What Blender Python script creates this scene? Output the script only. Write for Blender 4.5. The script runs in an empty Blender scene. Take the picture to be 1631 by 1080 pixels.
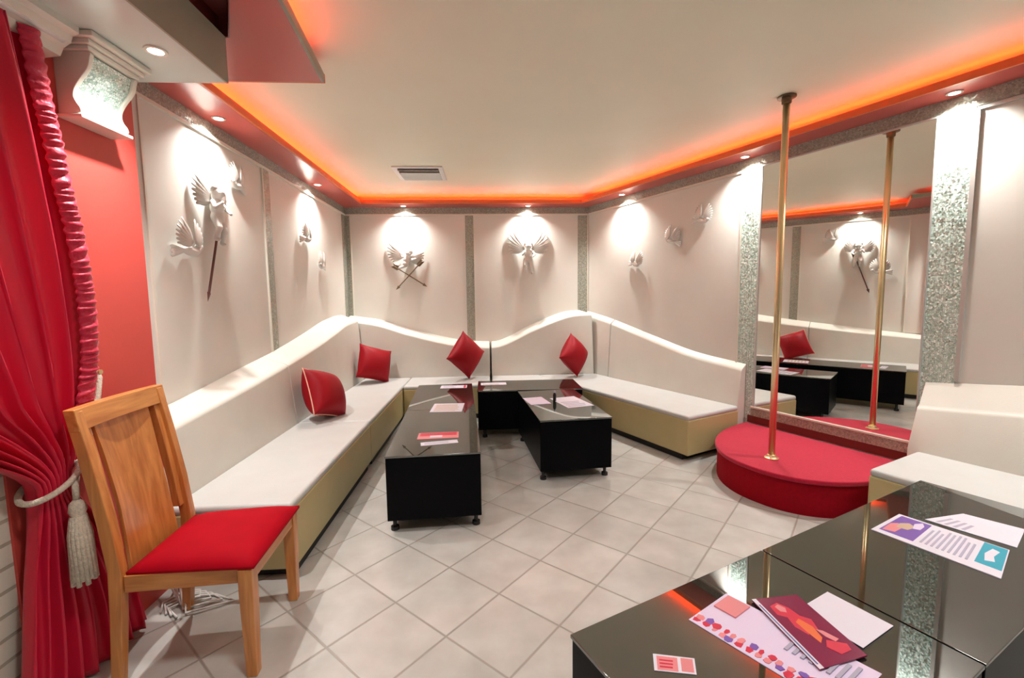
import bpy, bmesh, math, random
from mathutils import Vector, Matrix
random.seed(7)
SC = bpy.context.scene
COL = SC.collection
PI = math.pi

# ------------------------------------------------------------------ helpers
def lerp(t, pts):
    if t <= pts[0][0]: return pts[0][1]
    for (a, va), (b, vb) in zip(pts, pts[1:]):
        if t <= b:
            k = (t - a) / (b - a)
            return va + (vb - va) * k
    return pts[-1][1]

def smooth_lerp(t, pts):
    """Catmull-Rom through pts"""
    n = len(pts)
    if t <= pts[0][0]: return pts[0][1]
    if t >= pts[-1][0]: return pts[-1][1]
    for i in range(n - 1):
        if t <= pts[i + 1][0]:
            a, b = pts[i], pts[i + 1]
            p0 = pts[i - 1] if i > 0 else a
            p3 = pts[i + 2] if i + 2 < n else b
            h = b[0] - a[0]
            m1 = (b[1] - p0[1]) / max(1e-6, b[0] - p0[0]) * h
            m2 = (p3[1] - a[1]) / max(1e-6, p3[0] - a[0]) * h
            k = (t - a[0]) / h
            return ((2*k**3 - 3*k*k + 1) * a[1] + (k**3 - 2*k*k + k) * m1
                    + (-2*k**3 + 3*k*k) * b[1] + (k**3 - k*k) * m2)

class MB:
    def __init__(s): s.v, s.f = [], []
    def add(s, vs, fs):
        o = len(s.v); s.v += [tuple(v) for v in vs]; s.f += [tuple(o + i for i in f) for f in fs]; return s
    def box(s, x0, x1, y0, y1, z0, z1, m=None):
        vs = [Vector((x, y, z)) for z in (z0, z1) for y in (y0, y1) for x in (x0, x1)]
        if m: vs = [m @ v for v in vs]
        return s.add(vs, [(0,2,3,1),(4,5,7,6),(0,1,5,4),(2,6,7,3),(0,4,6,2),(1,3,7,5)])
    def prism(s, poly, z0, z1):
        a = sum(p[0]*q[1]-q[0]*p[1] for p, q in zip(poly, poly[1:]+poly[:1]))
        if a < 0: poly = poly[::-1]
        n = len(poly)
        vs = [(p[0], p[1], z0) for p in poly] + [(p[0], p[1], z1) for p in poly]
        fs = [tuple(range(n-1, -1, -1)), tuple(range(n, 2*n))] + [(i, (i+1) % n, n+(i+1) % n, n+i) for i in range(n)]
        return s.add(vs, fs)
    def loft(s, rings, cap=True, closed=True):
        n = len(rings[0]); vs = [p for r in rings for p in r]; fs = []
        for i in range(len(rings)-1):
            for j in range(n if closed else n-1):
                k = (j+1) % n
                fs.append((i*n+j, i*n+k, (i+1)*n+k, (i+1)*n+j))
        if cap: fs += [tuple(range(n-1, -1, -1)), tuple(range((len(rings)-1)*n, len(rings)*n))]
        return s.add(vs, fs)
    def tube(s, path, r, seg=10):
        P = [Vector(p) for p in path]; rings = []
        up = None
        for i, p in enumerate(P):
            t = (P[min(i+1, len(P)-1)] - P[max(i-1, 0)]).normalized()
            if up is None:
                up = Vector((0, 0, 1)) if abs(t.z) < .9 else Vector((1, 0, 0))
            a = t.cross(up).normalized(); b = a.cross(t).normalized(); up = b
            rr = r[i] if isinstance(r, (list, tuple)) else r
            rings.append([p + (a*math.cos(q) + b*math.sin(q))*rr for q in [2*PI*k/seg for k in range(seg)]])
        return s.loft(rings)
    def lathe(s, prof, c=(0, 0, 0), seg=24, m=None):
        rings = [[Vector((r*math.cos(2*PI*k/seg), r*math.sin(2*PI*k/seg), z)) for k in range(seg)] for r, z in prof]
        if m: rings = [[m @ p for p in r] for r in rings]
        rings = [[p + Vector(c) for p in r] for r in rings]
        return s.loft(rings)
    def ell(s, c, r, m=None, nu=16, nv=10):
        rings = []
        for i in range(nv+1):
            a = -PI/2 + PI*i/nv; a = max(-PI/2+.02, min(PI/2-.02, a))
            ring = [Vector((r[0]*math.cos(a)*math.cos(2*PI*k/nu), r[1]*math.cos(a)*math.sin(2*PI*k/nu), r[2]*math.sin(a))) for k in range(nu)]
            if m: ring = [m @ p for p in ring]
            rings.append([p + Vector(c) for p in ring])
        return s.loft(rings)
    def cap_tube(s, a, b, ra, rb, seg=10):
        a, b = Vector(a), Vector(b); d = (b-a).normalized(); path, rr = [], []
        for k in (-1, -.8, -.45, 0): path.append(a + d*ra*k); rr.append(max(.1*ra, ra*math.sqrt(max(0, 1-k*k))))
        for k in (0, .45, .8, 1): path.append(b + d*rb*k); rr.append(max(.1*rb, rb*math.sqrt(max(0, 1-k*k))))
        return s.tube(path, rr, seg)
    def build(s, name, mat, parent=None, smooth=False, bevel=0, bseg=2, remesh=0, subd=0, autos=True):
        me = bpy.data.meshes.new(name)
        off = Vector((0, 0, 0))
        if parent is not None and parent.get('_abs'):
            off = Vector(parent['_abs'])
        elif parent is not None and parent.parent is not None and parent.parent.get('_abs'):
            off = Vector(parent.parent['_abs'])
        me.from_pydata([tuple(Vector(v) - off) for v in s.v], [], s.f)
        bm = bmesh.new(); bm.from_mesh(me); bmesh.ops.recalc_face_normals(bm, faces=bm.faces); bm.to_mesh(me); bm.free()
        me.materials.append(mat)
        o = bpy.data.objects.new(name, me); COL.objects.link(o)
        if parent is not None: o.parent = parent
        if smooth:
            for p in me.polygons: p.use_smooth = True
        if remesh:
            md = o.modifiers.new('Remesh', 'REMESH'); md.mode = 'VOXEL'; md.voxel_size = remesh; md.use_smooth_shade = True
            md = o.modifiers.new('Smooth', 'SMOOTH'); md.iterations = 4; md.factor = .5
        if bevel:
            md = o.modifiers.new('Bevel', 'BEVEL'); md.width = bevel; md.segments = bseg; md.limit_method = 'ANGLE'; md.angle_limit = math.radians(40)
            md.harden_normals = False
            for p in me.polygons: p.use_smooth = True
            try:
                wn = o.modifiers.new('WN', 'WEIGHTED_NORMAL'); wn.keep_sharp = True
            except Exception: pass
        if subd:
            md = o.modifiers.new('Sub', 'SUBSURF'); md.levels = subd; md.render_levels = subd
        return o

def tag(o, label, cat, group=None, kind=None):
    o['label'] = label; o['category'] = cat
    if group: o['group'] = group
    if kind: o['kind'] = kind
    return o

ABS = []
def thing(name, label, cat, loc, group=None, absolute=True, rotz=0):
    """Empty at the thing's base; with absolute=True parts are built in world coordinates"""
    o = bpy.data.objects.new(name, None); COL.objects.link(o)
    o.empty_display_size = .1
    o.location = loc; o.rotation_euler = (0, 0, rotz)
    tag(o, label, cat, group)
    if absolute: o['_abs'] = list(loc)
    ABS.append(o)
    return o

def struct(name, mb, mat, **k):
    o = mb.build(name, mat, **k); o['kind'] = 'structure'; return o

def copy_tree(o, parent=None):
    c = o.copy(); COL.objects.link(c); c.parent = parent
    for ch in list(o.children): copy_tree(ch, c)
    return c

# ------------------------------------------------------------------ materials
def mat(name, col, rough=.5, metal=0, ior=1.45, spec=.5, coat=0, coat_r=.05, sheen=0, var=0, vscale=3, bump=0, bscale=40, emit=None, estr=0, trans=0):
    m = bpy.data.materials.new(name); m.use_nodes = True
    nt = m.node_tree; b = nt.nodes['Principled BSDF']
    b.inputs['Base Color'].default_value = (*col, 1)
    b.inputs['Roughness'].default_value = rough
    b.inputs['Metallic'].default_value = metal
    b.inputs['IOR'].default_value = ior
    b.inputs['Specular IOR Level'].default_value = spec
    b.inputs['Coat Weight'].default_value = coat
    b.inputs['Coat Roughness'].default_value = coat_r
    b.inputs['Sheen Weight'].default_value = sheen
    b.inputs['Transmission Weight'].default_value = trans
    tc = nt.nodes.new('ShaderNodeTexCoord')
    if var:
        n = nt.nodes.new('ShaderNodeTexNoise'); n.inputs['Scale'].default_value = vscale; n.inputs['Detail'].default_value = 4
        nt.links.new(tc.outputs['Object'], n.inputs['Vector'])
        r = nt.nodes.new('ShaderNodeValToRGB')
        r.color_ramp.elements[0].position = .3; r.color_ramp.elements[1].position = .7
        r.color_ramp.elements[0].color = (*[c*(1-var) for c in col], 1)
        r.color_ramp.elements[1].color = (*[min(1, c*(1+var)) for c in col], 1)
        nt.links.new(n.outputs['Fac'], r.inputs['Fac']); nt.links.new(r.outputs['Color'], b.inputs['Base Color'])
    if bump:
        n = nt.nodes.new('ShaderNodeTexNoise'); n.inputs['Scale'].default_value = bscale; n.inputs['Detail'].default_value = 3
        nt.links.new(tc.outputs['Object'], n.inputs['Vector'])
        bp = nt.nodes.new('ShaderNodeBump'); bp.inputs['Strength'].default_value = bump; bp.inputs['Distance'].default_value = .01
        nt.links.new(n.outputs['Fac'], bp.inputs['Height']); nt.links.new(bp.outputs['Normal'], b.inputs['Normal'])
    if emit:
        b.inputs['Emission Color'].default_value = (*emit, 1); b.inputs['Emission Strength'].default_value = estr
    return m

def mosaic(name, cols, scale, tilt, metal=.9, rough=.12):
    m = bpy.data.materials.new(name); m.use_nodes = True
    nt = m.node_tree; N = nt.nodes.new; L = nt.links.new; b = nt.nodes['Principled BSDF']
    tc = N('ShaderNodeTexCoord')
    v = N('ShaderNodeTexVoronoi'); v.inputs['Scale'].default_value = scale; v.inputs['Randomness'].default_value = .75
    L(tc.outputs['Object'], v.inputs['Vector'])
    e = N('ShaderNodeTexVoronoi'); e.feature = 'DISTANCE_TO_EDGE'; e.inputs['Scale'].default_value = scale; e.inputs['Randomness'].default_value = .75
    L(tc.outputs['Object'], e.inputs['Vector'])
    g = N('ShaderNodeNewGeometry')
    sub = N('ShaderNodeVectorMath'); sub.operation = 'SUBTRACT'; sub.inputs[1].default_value = (.5, .5, .5); L(v.outputs['Color'], sub.inputs[0])
    sc = N('ShaderNodeVectorMath'); sc.operation = 'SCALE'; sc.inputs['Scale'].default_value = tilt; L(sub.outputs[0], sc.inputs[0])
    ad = N('ShaderNodeVectorMath'); ad.operation = 'ADD'; L(sc.outputs[0], ad.inputs[0]); L(g.outputs['Normal'], ad.inputs[1])
    no = N('ShaderNodeVectorMath'); no.operation = 'NORMALIZE'; L(ad.outputs[0], no.inputs[0]); L(no.outputs[0], b.inputs['Normal'])
    sx = N('ShaderNodeSeparateColor'); L(v.outputs['Color'], sx.inputs[0])
    r = N('ShaderNodeValToRGB'); r.color_ramp.interpolation = 'LINEAR'
    r.color_ramp.elements[0].color = (*cols[0], 1); r.color_ramp.elements[1].color = (*cols[1], 1)
    L(sx.outputs[0], r.inputs['Fac'])
    gt = N('ShaderNodeMath'); gt.operation = 'GREATER_THAN'; gt.inputs[1].default_value = .05; L(e.outputs['Distance'], gt.inputs[0])
    mx = N('ShaderNodeMix'); mx.data_type = 'RGBA'; mx.inputs[6].default_value = (.30, .33, .30, 1)
    L(gt.outputs[0], mx.inputs[0]); L(r.outputs['Color'], mx.inputs[7]); L(mx.outputs[2], b.inputs['Base Color'])
    b.inputs['Metallic'].default_value = metal; b.inputs['Roughness'].default_value = rough
    return m

def tile_floor():
    m = bpy.data.materials.new('floor_tiles'); m.use_nodes = True
    nt = m.node_tree; N = nt.nodes.new; L = nt.links.new; b = nt.nodes['Principled BSDF']
    tc = N('ShaderNodeTexCoord'); mp = N('ShaderNodeMapping'); mp.vector_type = 'POINT'
    # grid turned 48 degrees to the left wall, 0.375 m tiles
    ang = math.radians(-48.03)
    # u axis = (sin a, cos a), v axis = (cos a, -sin a)
    sepv = N('ShaderNodeVectorMath'); sepv.operation = 'DOT_PRODUCT'; sepv.inputs[1].default_value = (math.sin(ang), math.cos(ang), 0)
    sepw = N('ShaderNodeVectorMath'); sepw.operation = 'DOT_PRODUCT'; sepw.inputs[1].default_value = (math.cos(ang), -math.sin(ang), 0)
    L(tc.outputs['Object'], sepv.inputs[0]); L(tc.outputs['Object'], sepw.inputs[0])
    def cell(src, off):
        a = N('ShaderNodeMath'); a.operation = 'SUBTRACT'; a.inputs[1].default_value = off; L(src.outputs['Value'], a.inputs[0])
        d = N('ShaderNodeMath'); d.operation = 'DIVIDE'; d.inputs[1].default_value = .375; L(a.outputs[0], d.inputs[0])
        f = N('ShaderNodeMath'); f.operation = 'FRACT'; L(d.outputs[0], f.inputs[0])
        fl = N('ShaderNodeMath'); fl.operation = 'FLOOR'; L(d.outputs[0], fl.inputs[0])
        h = N('ShaderNodeMath'); h.operation = 'SUBTRACT'; h.inputs[1].default_value = .5; L(f.outputs[0], h.inputs[0])
        ab = N('ShaderNodeMath'); ab.operation = 'ABSOLUTE'; L(h.outputs[0], ab.inputs[0])
        return ab, fl
    au, fu = cell(sepv, 1.45); av, fv = cell(sepw, 1.29)
    mxm = N('ShaderNodeMath'); mxm.operation = 'MAXIMUM'; L(au.outputs[0], mxm.inputs[0]); L(av.outputs[0], mxm.inputs[1])
    mr = N('ShaderNodeMapRange'); mr.inputs['From Min'].default_value = .480; mr.inputs['From Max'].default_value = .493; L(mxm.outputs[0], mr.inputs['Value'])
    cb = N('ShaderNodeCombineXYZ'); L(fu.outputs[0], cb.inputs[0]); L(fv.outputs[0], cb.inputs[1])
    wn = N('ShaderNodeTexWhiteNoise'); L(cb.outputs[0], wn.inputs['Vector'])
    ns = N('ShaderNodeTexNoise'); ns.inputs['Scale'].default_value = 5; ns.inputs['Detail'].default_value = 6; L(tc.outputs['Object'], ns.inputs['Vector'])
    r = N('ShaderNodeValToRGB'); r.color_ramp.elements[0].position = .3; r.color_ramp.elements[1].position = .72
    r.color_ramp.elements[0].color = (.44, .435, .405, 1); r.color_ramp.elements[1].color = (.57, .565, .535, 1)
    L(ns.outputs['Fac'], r.inputs['Fac'])
    tv = N('ShaderNodeMapRange'); tv.inputs['To Min'].default_value = .93; tv.inputs['To Max'].default_value = 1.05; L(wn.outputs['Value'], tv.inputs['Value'])
    ml = N('ShaderNodeVectorMath'); ml.operation = 'SCALE'; L(r.outputs['Color'], ml.inputs[0]); L(tv.outputs[0], ml.inputs['Scale'])
    mx = N('ShaderNodeMix'); mx.data_type = 'RGBA'; L(mr.outputs[0], mx.inputs[0]); L(ml.outputs[0], mx.inputs[6]); mx.inputs[7].default_value = (.33, .30, .265, 1)
    L(mx.outputs[2], b.inputs['Base Color'])
    b.inputs['Roughness'].default_value = .28
    bp = N('ShaderNodeBump'); bp.invert = True; bp.inputs['Strength'].default_value = .4; bp.inputs['Distance'].default_value = .003
    L(mr.outputs[0], bp.inputs['Height']); L(bp.outputs['Normal'], b.inputs['Normal'])
    return m

def wood_mat(name, c0, c1, axis='Z'):
    m = bpy.data.materials.new(name); m.use_nodes = True
    nt = m.node_tree; N = nt.nodes.new; L = nt.links.new; b = nt.nodes['Principled BSDF']
    tc = N('ShaderNodeTexCoord'); mp = N('ShaderNodeMapping')
    mp.inputs['Scale'].default_value = {'Z': (14, 14, 1.6), 'X': (1.6, 14, 14), 'Y': (14, 1.6, 14)}[axis]
    L(tc.outputs['Object'], mp.inputs['Vector'])
    n = N('ShaderNodeTexNoise'); n.inputs['Scale'].default_value = 2.2; n.inputs['Detail'].default_value = 8; n.inputs['Distortion'].default_value = .6
    L(mp.outputs[0], n.inputs['Vector'])
    r = N('ShaderNodeValToRGB'); r.color_ramp.elements[0].position = .32; r.color_ramp.elements[1].position = .7
    r.color_ramp.elements[0].color = (*c0, 1); r.color_ramp.elements[1].color = (*c1, 1)
    L(n.outputs['Fac'], r.inputs['Fac']); L(r.outputs['Color'], b.inputs['Base Color'])
    b.inputs['Roughness'].default_value = .32; b.inputs['Coat Weight'].default_value = .25; b.inputs['Coat Roughness'].default_value = .2
    return m

def brick_mat():
    m = bpy.data.materials.new('painted_brick'); m.use_nodes = True
    nt = m.node_tree; N = nt.nodes.new; L = nt.links.new; b = nt.nodes['Principled BSDF']
    tc = N('ShaderNodeTexCoord'); sp = N('ShaderNodeSeparateXYZ'); cb = N('ShaderNodeCombineXYZ')
    L(tc.outputs['Object'], sp.inputs[0]); L(sp.outputs['Y'], cb.inputs['X']); L(sp.outputs['Z'], cb.inputs['Y'])
    br = N('ShaderNodeTexBrick'); br.inputs['Scale'].default_value = 1
    br.inputs['Brick Width'].default_value = .24; br.inputs['Row Height'].default_value = .085; br.inputs['Mortar Size'].default_value = .007
    br.inputs['Color1'].default_value = (.74, .70, .60, 1); br.inputs['Color2'].default_value = (.68, .64, .54, 1); br.inputs['Mortar'].default_value = (.42, .38, .30, 1)
    L(cb.outputs[0], br.inputs['Vector']); L(br.outputs['Color'], b.inputs['Base Color'])
    bp = N('ShaderNodeBump'); bp.invert = True; bp.inputs['Strength'].default_value = .8; bp.inputs['Distance'].default_value = .01
    L(br.outputs['Fac'], bp.inputs['Height']); L(bp.outputs['Normal'], b.inputs['Normal'])
    b.inputs['Roughness'].default_value = .6
    return m

M = dict(
    wall=mat('cream_wall_panel', (.73, .71, .655), .42, var=.03, vscale=2, bump=.05, bscale=25),
    redwall=mat('red_wall_paint', (.62, .075, .06), .42, bump=.05, bscale=60),
    ceil=mat('cream_ceiling_paint', (.85, .82, .665), .5, var=.02, vscale=1.5),
    soffit=mat('red_soffit_gloss', (.50, .085, .07), .22, spec=.6),
    lip=mat('soffit_lip_paint', (.62, .13, .03), .45),
    block=mat('grey_block_gloss', (.60, .70, .64), .25, spec=.6),
    blockside=mat('taupe_fascia', (.32, .30, .225), .5),
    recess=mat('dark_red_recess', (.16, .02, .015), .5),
    chrome=mat('chrome_trim', (.55, .54, .51), .35, metal=.3),
    trimcream=mat('cream_trim', (.75, .71, .62), .4),
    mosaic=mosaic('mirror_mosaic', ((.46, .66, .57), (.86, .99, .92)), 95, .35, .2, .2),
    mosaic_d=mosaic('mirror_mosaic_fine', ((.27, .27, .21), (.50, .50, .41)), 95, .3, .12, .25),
    mirror=mat('mirror_silver', (.86, .87, .84), .008, metal=1),
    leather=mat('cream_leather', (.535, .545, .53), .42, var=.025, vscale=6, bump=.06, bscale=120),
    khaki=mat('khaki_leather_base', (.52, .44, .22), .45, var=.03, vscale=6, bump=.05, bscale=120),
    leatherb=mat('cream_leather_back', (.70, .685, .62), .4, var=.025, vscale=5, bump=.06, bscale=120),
    plinth=mat('black_plinth', (.012, .011, .010), .5),
    black=mat('black_gloss_laminate', (.003, .003, .004), .35, spec=.08),
    glass=mat('dark_tinted_glass', (.012, .018, .014), .015, ior=2.7, spec=.5),
    glassedge=mat('green_glass_edge', (.01, .06, .04), .1, ior=1.6),
    redsatin=mat('red_satin', (.30, .004, .010), .5, spec=.2, sheen=.0, bump=.12, bscale=14),
    piping=mat('pale_piping', (.78, .45, .33), .5),
    redvelvet=mat('red_velvet_seat', (.36, .001, .009), .7, spec=.08, sheen=.0, var=.06, vscale=9, bump=.04, bscale=200),
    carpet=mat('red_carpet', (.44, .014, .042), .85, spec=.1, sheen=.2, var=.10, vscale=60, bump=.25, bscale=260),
    velvet=mat('shaded_red_velvet', (.30, .004, .012), .8, spec=.08, var=.08, vscale=40, bump=.2, bscale=200),  # stage riser: side shade put into the colour, darker than the carpet top
    curtain=mat('red_curtain_satin', (.62, .006, .040), .36, sheen=.06, bump=.05, bscale=120),
    ruffle=mat('red_ruffle_trim', (.52, .008, .045), .5, sheen=.1, bump=.5, bscale=60),
    rope=mat('cream_tassel_yarn', (.72, .62, .50), .7, var=.15, vscale=80, bump=.6, bscale=180),
    wood=wood_mat('oak_wood', (.46, .15, .032), (.72, .30, .082)),
    woodx=wood_mat('oak_wood_rail', (.48, .16, .034), (.72, .30, .082), 'X'),
    woody=wood_mat('oak_wood_rail_cross', (.48, .16, .034), (.72, .31, .082), 'Y'),
    brass=mat('polished_brass', (.86, .68, .40), .36, metal=1),
    bronze=mat('dark_bronze', (.16, .11, .06), .4, metal=.7),
    plaster=mat('white_plaster', (.72, .70, .66), .5),
    silver=mat('silvered_plaster', (.60, .58, .54), .35, metal=.3),
    arrow=mat('dark_arrow_wood', (.13, .045, .035), .45),
    arrowb=mat('brown_arrow_wood', (.16, .11, .06), .45),
    white=mat('white_plastic', (.80, .79, .76), .4),
    ventdark=mat('vent_shadow_metal', (.10, .085, .06), .6),
    lamp=mat('lamp_lens', (1, 1, 1), .3, emit=(1, .95, .86), estr=25),
    lamprim=mat('lamp_rim', (.75, .70, .62), .3, metal=.6),
    led=mat('orange_led_strip', (1, .3, .1), .4, emit=(1, .088, .013), estr=48),
    paper=mat('white_paper', (.72, .70, .80), .5),
    lilac=mat('lilac_paper', (.72, .62, .82), .4),
    magenta=mat('magenta_print', (.20, .012, .06), .25),
    redprint=mat('red_print', (.62, .03, .07), .35),
    orangeprint=mat('orange_print', (.75, .16, .05), .35),
    pinkprint=mat('pink_print', (.72, .25, .27), .4),
    violet=mat('violet_print', (.19, .10, .42), .35),
    teal=mat('teal_print', (.03, .36, .50), .35),
    blueline=mat('blue_print', (.10, .09, .30), .4),
    greytext=mat('grey_print', (.42, .40, .52), .5),
    tan=mat('tan_print', (.55, .40, .28), .5),
    brick=brick_mat(), floor=tile_floor(),
    bottle=mat('dark_bottle_glass', (.02, .02, .02), .1),
)

# ------------------------------------------------------------------ camera
F_PX = 709.6
Fv = Vector((0.05447079, 0.99416725, -0.0930828)); Xv = Vector((0.99835686, -0.05588595, -0.01266284)); Uv = Vector((0.01779101, 0.0922401, 0.99557784))
cam_d = bpy.data.cameras.new('camera'); cam = bpy.data.objects.new('camera', cam_d); COL.objects.link(cam)
cam_d.sensor_width = 36; cam_d.lens = 36 * F_PX / 1631; cam_d.clip_start = .05
mw = Matrix.Identity(4)
for i in range(3): mw[i][0], mw[i][1], mw[i][2] = Xv[i], Uv[i], -Fv[i]
mw[2][3] = 1.55
cam.matrix_world = mw
SC.camera = cam

# ------------------------------------------------------------------ plan
XL, YB = -2.02, 6.65                      # left and back wall faces
PR = Vector((1.518, 6.65, 0))             # corner of back and right wall
RD = Vector((-.41732089, .9087592, 0)); RN = Vector((-.9087592, -.41732089, 0))
def R(n, s, z=0):                         # right-wall coordinates: n into the room, s along it towards the camera
    p = PR + RN * n - RD * s; return Vector((p.x, p.y, z))
def R2(n, s): p = R(n, s); return (p.x, p.y)
ZS, ZC = 2.86, 2.98                       # soffit underside and ceiling
RROT = math.atan2(RD.y, RD.x)             # local X along RD

# ------------------------------------------------------------------ shell
struct('floor', MB().prism([(-3.2, -3), (6.2, -3), (6.2, 7), (-3.2, 7)], -.08, 0), M['floor'])
struct('ceiling', MB().prism([(-2.3, -3), (6.2, -3), (6.2, 7), (-2.3, 7)], ZC, ZC + .1), M['ceil'])
struct('wall_left', MB().box(XL - .1, XL, 2.42, YB + .1, 0, ZC), M['wall'])
struct('wall_back', MB().box(XL - .1, PR.x + .2, YB, YB + .1, 0, ZC), M['wall'])
struct('wall_right', MB().prism([R2(0, 0), R2(-.12, -.05), R2(-.12, 9), R2(0, 9)], 0, ZC), M['wall'])
# red pier and painted brick wall on the left
struct('wall_pier', MB().box(-2.02, -1.75, 1.66, 2.42, 0, ZC), M['redwall'])
struct('wall_left_front', MB().box(-2.02, -1.76, -2.5, 1.66, 0, ZC), M['brick'])

tn = [0]
def trim(mb, m, **k):
    tn[0] += 1
    return struct('trim_%d' % tn[0], mb, m, **k)
# soffit with its raised lip, hidden LED channel on top
SL, SB, SR = -1.72, 6.385, .25
def ang_R(y, n):                          # x of the line n = const at world y
    s = (PR.y + RN.y * n - y) / RD.y
    return R(n, s).x
left_poly = [(XL, 2.43), (SL, 2.43), (SL, SB), (XL, YB)]
back_poly = [(SL, SB), (ang_R(SB, SR), SB), (PR.x, PR.y), (XL, YB)]
c0 = (ang_R(SB, SR), SB)
right_poly = [c0, R2(SR, 9), R2(0, 9), R2(0, 0)]
trim(MB().prism(left_poly, ZS, ZS + .02), M['soffit'])
trim(MB().prism(back_poly, ZS, ZS + .02), M['soffit'])
trim(MB().prism(right_poly, ZS, ZS + .02), M['soffit'])
slab = [(-1.72, 2.432), (-1.262, 2.432), (-1.10, 2.14), (-1.10, .2), (-.67, .2), (-.976, 2.885), (-1.72, 2.885)]
trim(MB().prism(slab, ZS, ZS + .02), M['soffit'])
LT = .05
lip = MB()
lip.prism([(SL, 2.885), (SL + .02, 2.885), (SL + .02, SB - .02), (SL, SB)], ZS, ZS + LT)
trim(lip, M['lip'])
trim(MB().prism([(SL + .02, SB - .02), (c0[0] - .012, SB - .02), (c0[0], SB), (SL, SB)], ZS, ZS + LT), M['lip'])
trim(MB().prism([c0, (c0[0] - .012, SB - .02), R2(SR + .02, 9), R2(SR, 9)], ZS, ZS + LT), M['lip'])
trim(MB().prism([(-.976, 2.885), (-.958, 2.887), (-.652, .2), (-.67, .2)], ZS - .001, ZS + LT), M['blockside'])
trim(MB().prism([(SL + .02, 2.885), (-.958, 2.885), (-.958, 2.90), (SL + .02, 2.90)], ZS, ZS + LT), M['lip'])
# grey block that rests on the pier, dark recess above it
trim(MB().box(-1.75, -1.29, -.5, 2.428, 2.64, 2.655), M['block'])
trim(MB().box(-1.29, -1.28, -.5, 2.43, 2.64, 2.862), M['blockside'])
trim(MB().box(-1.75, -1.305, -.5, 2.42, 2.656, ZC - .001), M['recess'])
trim(MB().prism([(-1.31, 2.425), (-1.265, 2.425), (-1.105, 2.14), (-1.105, .2), (-1.09, .2), (-1.09, 2.145), (-1.255, 2.435), (-1.31, 2.435)], ZS + .001, ZC - .001), M['recess'])  # partition added to block the LED glow from the recess
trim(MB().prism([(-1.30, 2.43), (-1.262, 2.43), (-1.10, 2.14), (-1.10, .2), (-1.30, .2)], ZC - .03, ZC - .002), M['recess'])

# LED strips lying in the soffit channel (they light the ceiling edge)
def led(path, name, label):
    o = MB().tube(path, .008, 6).build(name, M['led'])
    tag(o, label, 'led strip', None); return o
zl = ZS + .043
led([(SL - .07, 2.98, zl), (SL - .07, SB + .07, zl)], 'led_strip', 'orange led strip hidden on top of the left soffit')
led([(SL - .05, SB + .07, zl), (c0[0] + .03, SB + .07, zl)], 'led_strip', 'orange led strip hidden on top of the back soffit')
a, b_ = R(SR - .07, .35, zl), R(SR - .07, 8.8, zl)
led([a, b_], 'led_strip', 'orange led strip hidden on top of the right soffit by the mirror')
led([(-1.01, 2.62, zl), (-.74, .3, zl)], 'led_strip', 'orange led strip hidden on top of the wide soffit slab')

# mosaic bands under the soffit with a cream bead below
ZM = 2.765
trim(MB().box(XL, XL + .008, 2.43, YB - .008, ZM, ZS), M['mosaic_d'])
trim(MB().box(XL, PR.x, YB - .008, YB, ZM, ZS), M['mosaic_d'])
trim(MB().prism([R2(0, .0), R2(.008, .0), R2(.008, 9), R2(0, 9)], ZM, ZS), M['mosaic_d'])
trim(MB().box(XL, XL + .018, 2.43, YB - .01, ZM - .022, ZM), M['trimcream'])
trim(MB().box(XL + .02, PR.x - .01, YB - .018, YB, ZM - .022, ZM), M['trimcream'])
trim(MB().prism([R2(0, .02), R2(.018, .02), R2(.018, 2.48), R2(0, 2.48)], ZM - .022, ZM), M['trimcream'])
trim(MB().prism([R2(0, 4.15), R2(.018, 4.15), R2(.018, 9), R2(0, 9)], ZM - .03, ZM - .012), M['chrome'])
# upright mosaic strips with chrome edges
def strip_L(y0, y1, z0):
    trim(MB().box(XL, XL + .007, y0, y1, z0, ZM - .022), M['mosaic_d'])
    trim(MB().box(XL, XL + .016, y0 - .014, y0, z0, ZM - .022), M['trimcream'])
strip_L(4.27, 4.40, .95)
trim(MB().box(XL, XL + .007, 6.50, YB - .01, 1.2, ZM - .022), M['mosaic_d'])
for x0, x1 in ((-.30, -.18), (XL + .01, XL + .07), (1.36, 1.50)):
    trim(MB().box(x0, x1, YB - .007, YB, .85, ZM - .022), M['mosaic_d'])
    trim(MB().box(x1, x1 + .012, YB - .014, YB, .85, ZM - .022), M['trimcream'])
def strip_R(s0, s1, z0, z1, m, t=.008): trim(MB().prism([R2(0, s0), R2(t, s0), R2(t, s1), R2(0, s1)], z0, z1), m)
strip_R(2.485, 2.67, .30, ZM, M['mosaic'])
strip_R(3.955, 4.14, .30, ZM, M['mosaic'])
strip_R(4.14, 4.165, .93, ZM - .03, M['chrome'], .022)
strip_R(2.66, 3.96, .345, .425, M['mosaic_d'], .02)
strip_R(2.66, 3.96, .425, .44, M['trimcream'], .03)
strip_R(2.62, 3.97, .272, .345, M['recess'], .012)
strip_R(2.47, 2.485, .30, ZM - .022, M['trimcream'], .018)
# cream ledges where panels meet the sofa backs; bright edge of left panel beside the pier
trim(MB().box(XL, XL + .02, 2.44, 2.80, .9, ZM - .022), M['wall'])
trim(MB().box(XL, XL + .028, 2.80, 2.815, .9, ZM - .022), M['trimcream'])
# moulding along the top of the brick wall
mould = MB()
prof = [(-1.76, 2.64), (-1.60, 2.64), (-1.60, 2.615), (-1.625, 2.605), (-1.635, 2.58), (-1.665, 2.56), (-1.68, 2.53), (-1.76, 2.52)]
mould.loft([[(x, y, z) for x, z in prof] for y in (-.5, 1.97)])
trim(mould, M['trimcream'])

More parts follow.
